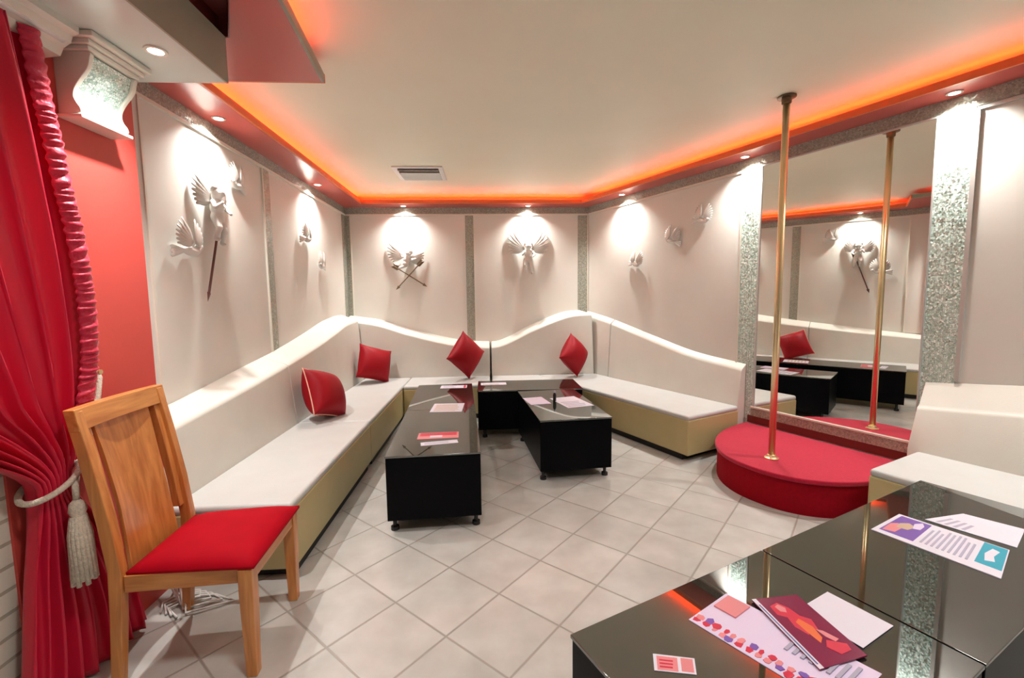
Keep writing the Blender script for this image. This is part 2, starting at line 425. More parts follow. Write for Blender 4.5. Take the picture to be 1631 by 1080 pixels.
# ------------------------------------------------------------------ mirror
mr = thing('wall_mirror', 'tall wall mirror behind the pole stage between two mosaic strips', 'mirror', R(.01, 3.31, .44))
g = MB().prism([R2(.006, 2.69), R2(.014, 2.69), R2(.014, 3.945), R2(.006, 3.945)], .442, 2.752)
g.build('mirror_glass', M['mirror'], mr)
fr = MB()
for s0, s1, z0, z1 in ((2.672, 2.69, .442, ZM), (3.945, 3.955, .442, ZM), (2.69, 3.945, 2.752, ZM)):
    fr.prism([R2(.006, s0), R2(.022, s0), R2(.022, s1), R2(.006, s1)], z0, z1)
fr.build('frame', M['chrome'], mr, bevel=.002)

# ------------------------------------------------------------------ sofas
def backrest(Fs, Bs, lean, hf, hw, name, parent, m, n=24, zb=.06):
    """Fs, Bs: start/end xy of the front and of the wall line; lean pulls the front's top edge towards the wall"""
    F0, F1, B0, B1 = [Vector((*p, 0)) for p in (*Fs, *Bs)]
    rings = []
    for i in range(n + 1):
        k = i / n
        f, b = F0.lerp(F1, k), B0.lerp(B1, k)
        d = (b - f).normalized(); w = (b - f).length
        t = f + d * lean
        e = min(.035, w * .2)
        zf, zw = hf(k), hw(k)
        rings.append([(f.x, f.y, zb), (f.x, f.y, .445), (t.x, t.y, zf - .03),
                      ((t + d*.008).x, (t + d*.008).y, zf - .010), ((t + d*e).x, (t + d*e).y, zf + .006),
                      ((b - d*.004).x, (b - d*.004).y, zw), (b.x, b.y, zw - .01), (b.x, b.y, zb)])
    mb = MB().loft(rings)
    o = mb.build(name, m, parent, bevel=.006)
    return o
def seat(poly, parent, z1=.44):
    MB().prism(poly, z1 - .05, z1).build('seat', M['leather'], parent, bevel=.022, bseg=4)
    MB().prism(poly, .06, z1 - .045).build('seat_base', M['khaki'], parent, bevel=.012, bseg=3)
def plinth(poly, parent):
    c = Vector((sum(p[0] for p in poly)/len(poly), sum(p[1] for p in poly)/len(poly)))
    pp = [tuple(c + (Vector(p) - c) * .93) for p in poly]
    MB().prism(pp, 0, .062).build('plinth', M['plinth'], parent)

HLf = [(2.40, .82), (2.6, .843), (3.46, .915), (4.2, .995), (4.9, 1.085), (5.43, 1.17), (5.8, 1.235), (6.3, 1.265)]
HLw = [(2.40, .865), (2.85, .905), (3.17, .94), (3.58, .993), (4.27, 1.075), (5.0, 1.19), (5.51, 1.285), (6.0, 1.335), (6.34, 1.34)]
HBf = [(-2.0, 1.262), (-1.9, 1.25), (-1.556, 1.193), (-1.124, 1.052), (-.509, .898), (-.018, .848), (.208, .876), (.662, 1.094), (1.117, 1.267), (1.372, 1.30), (1.6, 1.29)]
HRf = [(0, 1.29), (.066, 1.28), (.563, 1.19), (1.387, 1.0), (1.956, .877), (2.544, .814), (2.7, .80)]
HR2f = [(3.97, .735), (4.26, .765), (4.49, .79), (5.9, .90)]
GS = 'cream leather sofa units round the walls'
def sofa(label, poly, loc): 
    t = thing('banquette_sofa', label, 'sofa', loc, GS)
    seat(poly, t); plinth(poly, t); return t
# left wall, two units
P = [(-1.74, 2.41), (-1.09, 2.41), (-1.09, 4.065), (-1.74, 4.065)]
t = sofa('cream leather sofa unit on the left wall, nearest the wooden chair', P, (-1.4, 3.2, 0))
backrest([(-1.742, 2.43), (-1.742, 4.065)], [(XL+.002, 2.43), (XL+.002, 4.065)], .05, lambda k: smooth_lerp(2.43+k*1.635, HLf), lambda k: smooth_lerp(2.43+k*1.635, HLw), 'backrest', t, M['leatherb'])
P = [(-1.74, 4.071), (-1.09, 4.071), (-1.09, 6.29), (-1.74, 6.29)]
t = sofa('cream leather sofa unit on the left wall, running into the back left corner', P, (-1.4, 5.2, 0))
backrest([(-1.742, 4.071), (-1.742, 6.295)], [(XL+.002, 4.071), (XL+.002, 6.295)], .05, lambda k: smooth_lerp(4.071+k*2.224, HLf), lambda k: smooth_lerp(4.071+k*2.224, HLw), 'backrest', t, M['leatherb'])
# back wall, two units
P = [(-1.084, 5.65), (.022, 5.65), (.022, 6.298), (-1.084, 6.298)]
t = sofa('cream leather sofa unit on the back wall, left of the dark gap', P, (-.5, 5.97, 0))
backrest([(-2.0, 6.30), (.024, 6.30)], [(-2.0, YB-.002), (.024, YB-.002)], .05, lambda k: smooth_lerp(-2.0+k*2.024, HBf), lambda k: smooth_lerp(-2.0+k*2.024, HBf)+.055, 'backrest', t, M['leatherb'])
P = [(.05, 5.65), (1.02, 5.65), (.722, 6.298), (.05, 6.298)]
t = sofa('cream leather sofa unit on the back wall, right of the dark gap', P, (.5, 5.97, 0))
backrest([(.052, 6.30), (1.525, 6.30)], [(.052, YB-.002), (1.375, YB-.002)], .05, lambda k: smooth_lerp(.052+k*1.40, HBf), lambda k: smooth_lerp(.052+k*1.34, HBf)+.05, 'backrest', t, M['leatherb'])
# right wall
P = [R2(.125, .335), (.734, 6.294), R2(.86, 2.62), R2(.125, 2.60)]
t = sofa('cream leather sofa unit on the right wall, ending beside the red stage', P, R(.5, 1.6))
backrest([R2(.122, .0), R2(.122, .60)], [R2(.002, .0), R2(.002, .60)], .045, lambda k: smooth_lerp(k*.60, HRf), lambda k: smooth_lerp(k*.60, HRf)+.045, 'backrest', t, M['leatherb'])
backrest([R2(.122, .612), R2(.122, 2.585)], [R2(.002, .612), R2(.002, 2.585)], .045, lambda k: smooth_lerp(.612+k*1.973, HRf), lambda k: smooth_lerp(.612+k*1.973, HRf)+.045, 'backrest', t, M['leatherb'])
P = [R2(.225, 4.04), R2(.88, 4.04), R2(.88, 5.9), R2(.225, 5.9)]
t = sofa('cream leather sofa unit right of the stage, behind the nearest glass table', P, R(.5, 4.9))
backrest([R2(.222, 3.985), R2(.222, 5.9)], [R2(.002, 3.985), R2(.002, 5.9)], .10, lambda k: smooth_lerp(3.985+k*1.915, HR2f), lambda k: smooth_lerp(3.985+k*1.915, HR2f)+.165, 'backrest', t, M['leatherb'])

# ------------------------------------------------------------------ tables
TH = .53
GT = 'black box coffee tables with glass tops'
def table(label, corners):
    """corners: four xy points counter-clockwise"""
    c = Vector((sum(p[0] for p in corners)/4, sum(p[1] for p in corners)/4))
    t = thing('coffee_table', label, 'coffee table', (c.x, c.y, 0), GT)
    ins = [tuple(c + (Vector(p)-c) * (1 - .006/(Vector(p)-c).length)) for p in corners]
    MB().prism(ins, .09, TH - .012).build('body', M['black'], t, bevel=.003)
    g = MB().prism(corners, TH - .012, TH).build('glass_top', M['glass'], t, bevel=.002)
    for p in corners:
        q = c + (Vector(p)-c) * (1 - .085/(Vector(p)-c).length)
        MB().lathe([(.014, .09), (.014, .035), (.018, .03), (.027, .024), (.028, .0)], (q.x, q.y, 0), 16).build('leg', M['bottle'], t, smooth=False)
    return t
def rect(o, d, w, l):                    # origin = front left corner, d = unit direction of length
    o = Vector(o); d = Vector(d).normalized(); r = Vector((d.y, -d.x))
    return [tuple(o), tuple(o + r*w), tuple(o + r*w + d*l), tuple(o + d*l)]
LD = Vector((-.058, 1)).normalized()
table('black coffee table in the left row, its black end facing the camera', rect((-.682, 2.845), LD, .625, 1.20))
o2 = Vector((-.682, 2.845)) + LD * 1.206
table('black coffee table in the left row, farther end by the back sofa', rect(tuple(o2), LD, .625, 1.20))
table('black coffee table lying crosswise at the back between the two rows', [(-.125, 4.83), (1.05, 4.83), (1.05, 5.42), (-.125, 5.42)])
table('black coffee table right of the aisle, in front of the right wall sofa', rect((.420, 3.585), (-.088, 1), .625, 1.19))
table('glass topped black table in the foreground, bearing the dark red flyer card', [R2(3.42, 4.37), R2(2.492, 4.37), R2(2.492, 5.01), R2(3.42, 5.01)])
table('glass topped black table on the right, bearing the teal cornered leaflet', [R2(2.484, 4.37), R2(1.10, 4.37), R2(1.10, 5.01), R2(2.484, 5.01)])

# ------------------------------------------------------------------ stage and pole
st = thing('dance_stage', 'round red carpeted stage under the mirror', 'stage', R(.4, 3.36))
def stage_outline(grow=0):
    pts = []
    for i in range(49):
        a = PI * i / 48
        cs, sn = math.cos(a), math.sin(a)
        if cs > 0: p, aa = 2.0, .735
        else: p, aa = 2.5, .655
        s = 3.36 - (abs(cs) ** (2/p)) * (aa + grow) * (1 if cs > 0 else -1)
        n = .025 + (1.045 + grow) * (sn ** (2/p) if sn > 1e-6 else 0)
        pts.append(R2(n, s))
    return pts
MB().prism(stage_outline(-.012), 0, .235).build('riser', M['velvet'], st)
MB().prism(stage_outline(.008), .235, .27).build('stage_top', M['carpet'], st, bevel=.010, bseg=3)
pp = R(.79, 3.358)
pl = thing('dance_pole', 'brass pole rising from the red stage to the ceiling', 'pole', (pp.x, pp.y, .27))
MB().lathe([(.024, .275), (.024, ZC - .02)], (pp.x, pp.y, 0), 24).build('pole', M['brass'], pl, smooth=False)
for p in pl.children[0].data.polygons: p.use_smooth = len(p.vertices) == 4
MB().lathe([(.052, .271), (.052, .278), (.036, .286), (.030, .30), (.026, .302)], (pp.x, pp.y, 0), 24).build('base_flange', M['brass'], pl)
MB().lathe([(.026, ZC-.055), (.032, ZC-.05), (.034, ZC-.016), (.062, ZC-.012), (.062, ZC-.002)], (pp.x, pp.y, 0), 24).build('ceiling_flange', M['bronze'], pl)

# ------------------------------------------------------------------ chair
ch = thing('dining_chair', 'orange oak dining chair with red velvet seat beside the curtain', 'chair', (-1.235, 2.0, 0), None, False, math.radians(4))
# local: +X is front, Y across
SH = .492
W2, DF, DB = .262, .25, -.255
mb = MB()
for sy in (-1, 1):
    y = sy * (W2 - .028)
    # front leg, tapered
    MB().loft([[(DF - .055 + .0*k, y - .028, z), (DF, y - .028, z), (DF, y + .028, z), (DF - .055, y + .028, z)] for k, z in ((0, SH - .02), (1, .35))]
              + [[(DF - .05, y - .022, 0), (DF - .008, y - .022, 0), (DF - .008, y + .022, 0), (DF - .05, y + .022, 0)]]).build('front_leg', M['wood'], ch, bevel=.004)
    # rear leg continuing into the back post, leaning back above the seat
    rings = []
    for x, z, w in ((DB - .035, 0, .038), (DB - .01, .30, .046), (DB, .50, .05), (DB - .022, .70, .048), (DB - .062, .95, .044), (DB - .098, 1.14, .040)):
        rings.append([(x - w/2, y - .02, z), (x + w/2, y - .02, z), (x + w/2, y + .02, z), (x - w/2, y + .02, z)])
    MB().loft(rings).build('rear_leg', M['wood'], ch, bevel=.004)
MB().box(DF - .032, DF - .006, -W2 + .056, W2 - .056, SH - .085, SH - .018).build('front_rail', M['woody'], ch, bevel=.003)
MB().box(DB + .02, DB + .045, -W2 + .05, W2 - .05, SH - .085, SH - .018).build('rear_rail', M['woody'], ch, bevel=.003)
for sy in (-1, 1):
    y = sy * (W2 - .03)
    MB().box(DB + .024, DF - .05, y - .012 , y + .012 , SH - .085, SH - .016).build('side_rail', M['woodx'], ch, bevel=.003)
# red seat pad, gently domed, with a rounded front
cu = MB(); nx, ny = 12, 12; top = []
for i in range(nx + 1):
    for j in range(ny + 1):
        u, v = i/nx, j/ny
        x = DB + .03 + u*(DF + .012 - DB - .03); y = (-1 + 2*v) * (W2 + .004 - .03*(1-u))
        d = (1 - (2*u-1)**6) * (1 - (2*v-1)**6)
        top.append((x, y, SH - .004 + .042 * d))
fs = [(i*(ny+1)+j, (i+1)*(ny+1)+j, (i+1)*(ny+1)+j+1, i*(ny+1)+j+1) for i in range(nx) for j in range(ny)]
nb = len(top); bot = [(p[0], p[1], SH - .016) for p in top]
fs2 = [tuple(nb + k for k in reversed(f)) for f in fs]
edge = [i*(ny+1) for i in range(nx+1)] + [nx*(ny+1)+j for j in range(1, ny+1)] + [i*(ny+1)+ny for i in range(nx-1, -1, -1)] + [j for j in range(ny-1, 0, -1)]
side = [(edge[k], edge[(k+1) % len(edge)], nb+edge[(k+1) % len(edge)], nb+edge[k]) for k in range(len(edge))]
cu.add(top + bot, fs + fs2 + side)
cu.build('seat_pad', M['redvelvet'], ch, smooth=True)
def bx(z): return lerp(z, [(.43, DB + .004), (.50, DB), (.70, DB - .022), (.95, DB - .062), (1.14, DB - .098)])
# back panel: one wide slat curved backwards
rings = []
for i in range(13):
    z = .43 + i/12 * .645
    ring = []
    for sgn in (1, -1):
        js = range(11) if sgn == 1 else range(10, -1, -1)
        for j in js:
            v = -1 + 2*j/10; y = v * (.158 - .012*math.sin(PI*i/12))
            x = bx(z) - .012 - .028*(1 - v*v) * 1.0 + sgn*.008
            ring.append((x, y, z))
    rings.append(ring)
MB().loft(rings).build('back_panel', M['wood'], ch, smooth=False, bevel=.002)
def cross(z0, z1, y, bow, th, name, m):
    rings = []
    for j in range(13):
        v = -1 + 2*j/12; yy = v*y; b = -bow*(1 - v*v)
        rings.append([(bx(z0)+b-th/2, yy, z0), (bx(z0)+b+th/2, yy, z0), (bx(z1)+b+th/2, yy, z1), (bx(z1)+b-th/2, yy, z1)])
    MB().loft(rings).build(name, m, ch, bevel=.004)
cross(1.065, 1.150, W2 - .006, .018, .040, 'top_rail', M['woody'])
# inner frames beside the panel leave a dark slit
for sy in (-1, 1):
    rings = []
    for z in (.56, .70, .95, 1.10):
        y = sy*.200
        rings.append([(bx(z)-.03, y-.016, z), (bx(z)+.004, y-.016, z), (bx(z)+.004, y+.016, z), (bx(z)-.03, y+.016, z)])
    MB().loft(rings).build('back_stile', M['wood'], ch, bevel=.003)

# ------------------------------------------------------------------ cushions
def cushion(label, loc, normal, roll, size, thick, group='red satin cushions on the sofas', piping=False):
    """square cushion with pointed corners; normal = facing direction, roll = turn about it"""
    t = thing('cushion', label, 'cushion', (0, 0, 0), group, False)
    n = 20; vs = []; fs = []; h = size/2
    def pt(u, v, side):
        pin_u = 1 - .075*(1 - v*v)**.7 * abs(u)**3; pin_v = 1 - .075*(1 - u*u)**.7 * abs(v)**3
        x = u*h*pin_u; z = v*h*pin_v
        d = max(0, (1 - u*u)*(1 - v*v)) ** .5
        w = .05*math.sin(7*u + 3*v)*d*(1-d)
        return (x, -side*(thick/2*d*(1 + w) + .004), z)
    for side in (1, -1):
        o = len(vs)
        for i in range(n+1):
            for j in range(n+1): vs.append(pt(-1+2*i/n, -1+2*j/n, side))
        for i in range(n):
            for j in range(n):
                f = (o+i*(n+1)+j, o+(i+1)*(n+1)+j, o+(i+1)*(n+1)+j+1, o+i*(n+1)+j+1)
                fs.append(f if side == 1 else f[::-1])
    N1 = (n+1)**2
    e = [i*(n+1) for i in range(n+1)] + [n*(n+1)+j for j in range(1, n+1)] + [i*(n+1)+n for i in range(n-1, -1, -1)] + [j for j in range(n-1, 0, -1)]
    for k in range(len(e)): fs.append((e[k], e[(k+1) % len(e)], N1+e[(k+1) % len(e)], N1+e[k]))
    cv = MB().add(vs, fs).build('cover', M['redsatin'], t, smooth=True)
    path = [Vector((vs[k][0], 0, vs[k][2])) * 1.005 for k in e]; path.append(path[0])
    MB().tube(path, .0045 if not piping else .006, 6).build('piping', M['piping'] if piping else M['redsatin'], cv, smooth=True)
    nn = Vector(normal).normalized(); y = -nn
    z = Vector((0, 0, 1)); z = (z - y*z.dot(y)).normalized(); x = y.cross(z)
    rm = Matrix((x, y, z)).transposed().to_4x4() @ Matrix.Rotation(roll, 4, 'Y')
    t.matrix_world = Matrix.Translation(loc) @ rm
    return t
cushion('red cushion on the left sofa with a pale piped edge, nearest the chair', (-1.555, 4.25, .662), (.92, -.14, .42), math.radians(20), .46, .31, piping=True)
cushion('red cushion leaning in the back left corner of the sofa', (-1.52, 6.00, .690), (.66, -.68, .34), math.radians(19), .46, .29)
cushion('red cushion standing on its corner by the dark gap in the back sofa', (-.30, 6.10, .77), (.66, -.74, .10), math.radians(42), .47, .29)
cushion('red cushion standing on its corner in the back right of the sofa', (1.19, 6.07, .745), (.62, -.76, .16), math.radians(43), .43, .28)

# ------------------------------------------------------------------ curtain
YLc = [(0, 1.53), (.2, 1.565), (.5, 1.61), (.87, 1.665), (.95, 1.60), (1.05, 1.46), (1.2, 1.22), (1.6, .95), (2.1, .78), (2.6, .70)]
YRc = [(0, 2.12), (.3, 2.06), (.6, 1.935), (.80, 1.81), (.87, 1.79), (.95, 1.825), (1.25, 1.915), (1.63, 1.94), (2.12, 1.90), (2.56, 1.84), (2.6, 1.835)]
ct = thing('curtain', 'deep red satin curtain gathered at the left edge with a cream rope', 'curtain', (-1.67, 1.5, 0))
nu, nv = 150, 90
def cpt(u, v, off=0):
    z = .015 + v*2.55
    yl, yr = smooth_lerp(z, YLc), smooth_lerp(z, YRc)
    gather = math.exp(-((z-.87)/.16)**2)
    amp = .022 + .012*gather + .010*min(1, max(0, (.8-z)/.8))
    ph = u*2*PI*9 + 1.1*math.sin(u*9) + .5*math.sin(3.0*z+u*4)
    x = -1.672 + amp*math.sin(ph) + .008*math.sin(2.3*ph + z*2)
    x += .02*gather*math.sin(PI*u)
    y = yl + (yr-yl)*(u + .018*math.sin(ph*1.0+1.2)*(1-gather))
    return Vector((min(x, -1.636) + off, y, z))
vs = [cpt(i/nu, j/nv) for j in range(nv+1) for i in range(nu+1)]
fs = [(j*(nu+1)+i, j*(nu+1)+i+1, (j+1)*(nu+1)+i+1, (j+1)*(nu+1)+i) for j in range(nv) for i in range(nu)]
o = MB().add(vs, fs).build('drape', M['curtain'], ct, smooth=True)
md = o.modifiers.new('Solid', 'SOLIDIFY'); md.thickness = .004; md.offset = 0
# ruffled band along the inner edge, upper part
rv, rf = [], []; na, nb_ = 260, 10
for i in range(na+1):
    z = 2.555 - i/na*1.45
    c = cpt(.985, (z-.015)/2.55)
    for j in range(nb_+1):
        k = j/nb_
        wob = math.sin(i*1.15 + 1.3*math.sin(i*.37)) * .007 * math.sin(PI*k)**.5
        tilt = .010*math.sin(i*.11)
        rv.append((c.x + .020*math.sin(PI*k) + .012 + wob, c.y - .045 + .085*k + .004*math.sin(i*.9), z + tilt + .012*k))
for i in range(na):
    for j in range(nb_): rf.append((i*(nb_+1)+j, i*(nb_+1)+j+1, (i+1)*(nb_+1)+j+1, (i+1)*(nb_+1)+j))
o = MB().add(rv, rf).build('ruffle_trim', M['ruffle'], ct, smooth=True)
md = o.modifiers.new('Solid', 'SOLIDIFY'); md.thickness = .003
rod = thing('curtain_rod', 'white rod carrying the red curtain under the moulding', 'curtain rod', (-1.655, .9, 2.585))
MB().tube([(-1.65, -.3, 2.583), (-1.65, 1.95, 2.583)], .014, 12).build('rod', M['white'], rod, smooth=True)
for y in (.8, 1.9):
    MB().box(-1.76, -1.645, y-.012, y+.012, 2.575, 2.59).build('bracket', M['white'], rod)
tb = thing('curtain_tieback', 'cream rope tieback with a long tassel holding the red curtain', 'curtain tieback', (-1.7, 1.8, .87))
path = []
for i in range(41):
    a = -PI*.92 + i/40 * PI*1.84
    path.append((-1.668 + .075*math.cos(a), 1.728 - .092*math.sin(a)*1.0, .875 - .045*math.sin(a)))
MB().tube(path, .011, 8).build('loop', M['rope'], tb, smooth=True)
MB().tube([(-1.745, 2.045, 1.24), (-1.725, 2.045, 1.245), (-1.712, 2.04, 1.22), (-1.71, 2.02, 1.14), (-1.69, 1.95, 1.03), (-1.66, 1.88, .93), (-1.625, 1.82, .885)], .011, 8).build('rope', M['rope'], tb, smooth=True)
tas = MB()
tx, ty = -1.585, 1.735
tas.tube([(-1.60, 1.76, .88), (tx, ty, .85), (tx, ty, .80)], .011, 8)
tas.lathe([(.010, .80), (.024, .785), (.028, .755), (.020, .735), (.026, .725)], (tx, ty, 0), 16)
for k in range(16):
    a = 2*PI*k/16; r0, r1 = .018, .034
    tas.tube([(tx + r0*math.cos(a), ty + r0*math.sin(a), .735), (tx + .030*math.cos(a), ty + .03*math.sin(a), .66), (tx + r1*math.cos(a+.2), ty + r1*math.sin(a+.2), .475 + .01*math.sin(k*3))], .0085, 6)
tas.lathe([(.012, .73), (.026, .66), (.030, .49), (.012, .485)], (tx, ty, 0), 16)
tas.build('tassel', M['rope'], tb, smooth=True)
MB().lathe([(.016, -.002), (.016, .006), (.006, .008), (.006, .03), (.011, .034), (.011, .042)], (-1.75, 2.045, 1.245), 14, Matrix.Rotation(PI/2, 4, 'Y')).build('wall_hook', M['brass'], tb)

# ------------------------------------------------------------------ corbel
cb = thing('corbel', 'scrolled corbel with mirror mosaic front on the red pier', 'corbel', (-1.75, 2.14, 2.32))
prof = [(0, 2.575), (.135, 2.575), (.142, 2.545), (.128, 2.505), (.095, 2.465), (.072, 2.43), (.066, 2.40), (.075, 2.375), (.088, 2.355), (.088, 2.335), (.06, 2.325), (0, 2.325)]
def fine(pr):
    out = []
    for i in range(len(pr)-1):
        for k in range(4):
            t = k/4; p0 = pr[max(0, i-1)]; a = pr[i]; b = pr[i+1]; p3 = pr[min(len(pr)-1, i+2)]
            f = lambda q: .5*((2*a[q]) + (-p0[q]+b[q])*t + (2*p0[q]-5*a[q]+4*b[q]-p3[q])*t*t + (-p0[q]+3*a[q]-3*b[q]+p3[q])*t**3)
            out.append((f(0), f(1)) if 0 < i < len(pr)-2 else (a[0]+(b[0]-a[0])*t, a[1]+(b[1]-a[1])*t))
    return out + [pr[-1]]
pf = fine(prof)
MB().loft([[(-1.75 + d, y, z) for d, z in pf] for y in (2.015, 2.035)]).build('side_scroll', M['trimcream'], cb, bevel=.003)
MB().loft([[(-1.75 + d, y, z) for d, z in pf] for y in (2.245, 2.265)]).build('side_scroll', M['trimcream'], cb, bevel=.003)
MB().loft([[(-1.75 + d*.90, y, z) for d, z in pf] for y in (2.036, 2.244)]).build('mosaic_front', M['mosaic'], cb)
cap = MB()
for d, z0, z1, e in ((.150, 2.575, 2.595, .0), (.165, 2.595, 2.615, .012), (.19, 2.615, 2.639, .026)):
    cap.box(-1.75, -1.75 + d, 2.005 - e, 2.275 + e, z0, z1)
cap.build('cap', M['trimcream'], cb, bevel=.004)
ft = MB().box(-1.75, -1.65, 2.005, 2.275, 2.312, 2.326); ft.build('foot', M['trimcream'], cb, bevel=.003)

# ------------------------------------------------------------------ ceiling vent
vt = thing('ceiling_vent', 'square white air vent in the ceiling near the back wall', 'ceiling vent', (-.74, 5.32, ZC))
fr = MB()
x0, x1, y0, y1 = -1.01, -.46, 5.03, 5.60
for a in ((x0, x1, y0, y0+.05), (x0, x1, y1-.05, y1), (x0, x0+.05, y0+.05, y1-.05), (x1-.05, x1, y0+.05, y1-.05)):
    fr.box(a[0], a[1], a[2], a[3], ZC - .014, ZC - .001)
fr.build('frame', M['white'], vt, bevel=.004)
MB().box(x0+.05, x1-.05, y0+.05, y1-.05, ZC - .004, ZC - .001).build('duct_shade', M['ventdark'], vt)  # dark sheet painted in for the shade inside the duct
for k in range(5):
    y = y0 + .10 + k*.092
    m = Matrix.Translation((0, y, ZC - .014)) @ Matrix.Rotation(math.radians(42 if k < 2 else -30), 4, 'X')
    MB().box(x0+.052, x1-.052, -.024, .024, -.002, .002, m).build('slat', M['white'], vt)

# ------------------------------------------------------------------ downlights
GD = 'recessed spotlights in the red soffit'
def downlight(label, p, z, aim, energy, size=128, blend=1.0, group=GD, rad=.025):
    t = thing('downlight', label, 'downlight', (p[0], p[1], z), group)
    MB().lathe([(.030, z-.001), (.030, z-.006), (.044, z-.006), (.044, z-.0005)], (p[0], p[1], 0), 20).build('rim', M['lamprim'], t)
    MB().lathe([(.0005, z-.004), (.029, z-.004), (.029, z-.001), (.0005, z-.001)], (p[0], p[1], 0), 20).build('lens', M['lamp'], t)
    l = bpy.data.lights.new('spot', 'SPOT'); l.energy = energy; l.spot_size = math.radians(size); l.spot_blend = blend
    l.shadow_soft_size = rad; l.color = (1, .975, .93)
    o = bpy.data.objects.new('spot', l); COL.objects.link(o)
    d = (Vector(aim) - Vector((p[0], p[1], z - .012))).normalized()
    o.rotation_euler = d.to_track_quat('-Z', 'Y').to_euler(); o.location = (p[0], p[1], z - .012)
    return t
E0 = 140
LW = .115
for y, lab in ((3.45, 'spotlight in the left soffit above the near wall figure'), (5.34, 'spotlight in the left soffit nearest the back left corner')):
    downlight(lab, (XL + LW, y), ZS, (XL, y, 1.25), E0)
for x, lab in ((-1.16, 'spotlight in the back soffit above the crossed arrows'), (.615, 'spotlight in the back soffit above the spread wings')):
    downlight(lab, (x, YB - LW), ZS, (x, YB, 1.25), E0)
for s, lab in ((.85, 'spotlight in the right soffit near the back right corner'), (2.57, 'spotlight in the right soffit left of the mirror'), (4.06, 'spotlight in the right soffit right of the mirror')):
    a = R(LW, s); b = R(0, s)
    downlight(lab, (a.x, a.y), ZS, (b.x, b.y, 1.25), E0)
a = R(LW, 5.6); b = R(0, 5.6)
downlight('spotlight in the right soffit beyond the picture edge', (a.x, a.y), ZS, (b.x, b.y, 1.25), E0)
downlight('spotlight under the grey block above the corbel', (-1.42, 2.13), 2.64, (-1.62, 2.13, 0), 120, 120, .9, None)

# ------------------------------------------------------------------ wall figures
def face(p, n):                           # rotation so that local -Y looks along n
    return math.atan2(n.y, n.x) + PI/2
def wing_mesh(sx, L, W, ang, lift):
    """feathered wing, local: wall at y=0; root near origin, grows up and outwards"""
    mb = MB(); d = Vector((sx*math.cos(ang), 0, math.sin(ang))); q = Vector((-d.z*sx, 0, d.x*sx))
    nf = 7
    for k in range(nf):
        t = k/(nf-1)
        a = ang - t*1.15
        dd = Vector((sx*math.cos(a), 0, math.sin(a)))
        root = d*L*.10 + Vector((0, -lift - .004*(nf-k)/nf, 0)) + dd*.01
        ln = L*(1 - .42*t)
        pts, rr = [], []
        for i in range(7):
            u = i/6
            pts.append(root + dd*ln*u + Vector((0, lift*.8*u*u, 0)) + Vector((0, 0, -.04*L*u*u)))
            rr.append(max(.003, W*(.30 + .70*math.sin(PI*min(1, u*1.05+.05)))))
        # flattened tube = feather
        rings = []
        pr = Vector((-dd.z, 0, dd.x))
        for p, r in zip(pts, rr):
            rings.append([p + pr*r*math.cos(b) + Vector((0, r*.32*math.sin(b), 0)) for b in [2*PI*w/8 for w in range(8)]])
        mb.loft(rings)
    return mb
def cherub_body(S, pose):
    mb = MB()
    mb.ell((0, -.060*S, .175*S), (.046*S, .046*S, .052*S))                       # head
    mb.ell((0, -.104*S, .168*S), (.008*S, .010*S, .009*S))                        # nose
    for e in (-1, 1):
        mb.ell((e*.024*S, -.092*S, .160*S), (.016*S, .014*S, .015*S))            # cheeks
        mb.ell((e*.046*S, -.058*S, .172*S), (.007*S, .010*S, .013*S))            # ears
    mb.cap_tube((0, -.050*S, .135*S), (0, -.05*S, .10*S), .022*S, .030*S)
    mb.ell((0, -.055*S, .065*S), (.052*S, .042*S, .062*S))
    mb.ell((0, -.055*S, .005*S), (.048*S, .044*S, .050*S))
    for e, (h, k, f) in zip((-1, 1), pose['legs']):
        hip = Vector((e*.026*S, -.055*S, -.01*S)); kn = Vector(h)*S; ft = Vector(k)*S
        mb.cap_tube(hip, kn, .029*S, .022*S); mb.cap_tube(kn, ft, .022*S, .013*S)
        mb.ell(ft + Vector((0, -.012*S, -.006*S)), (.013*S, .024*S, .011*S))
    for e, (el, ha) in zip((-1, 1), pose['arms']):
        sh = Vector((e*.05*S, -.055*S, .10*S)); el = Vector(el)*S; ha = Vector(ha)*S
        mb.cap_tube(sh, el, .019*S, .015*S); mb.cap_tube(el, ha, .015*S, .011*S); mb.ell(ha, (.014*S, .010*S, .014*S))
    return mb
POSE_A = dict(legs=[((-.04, -.085, -.075), (-.03, -.05, -.15), 0), ((.03, -.08, -.09), (.045, -.045, -.175), 0)],
              arms=[((-.075, -.085, .055), (-.045, -.12, .09)), ((.08, -.08, .06), (.05, -.12, .03))])
POSE_B = dict(legs=[((-.075, -.07, -.05), (-.15, -.05, -.055), 0), ((-.05, -.08, -.075), (-.12, -.06, -.12), 0)],
              arms=[((-.085, -.075, .08), (-.11, -.09, .13)), ((.09, -.085, .09), (.13, -.10, .12))])
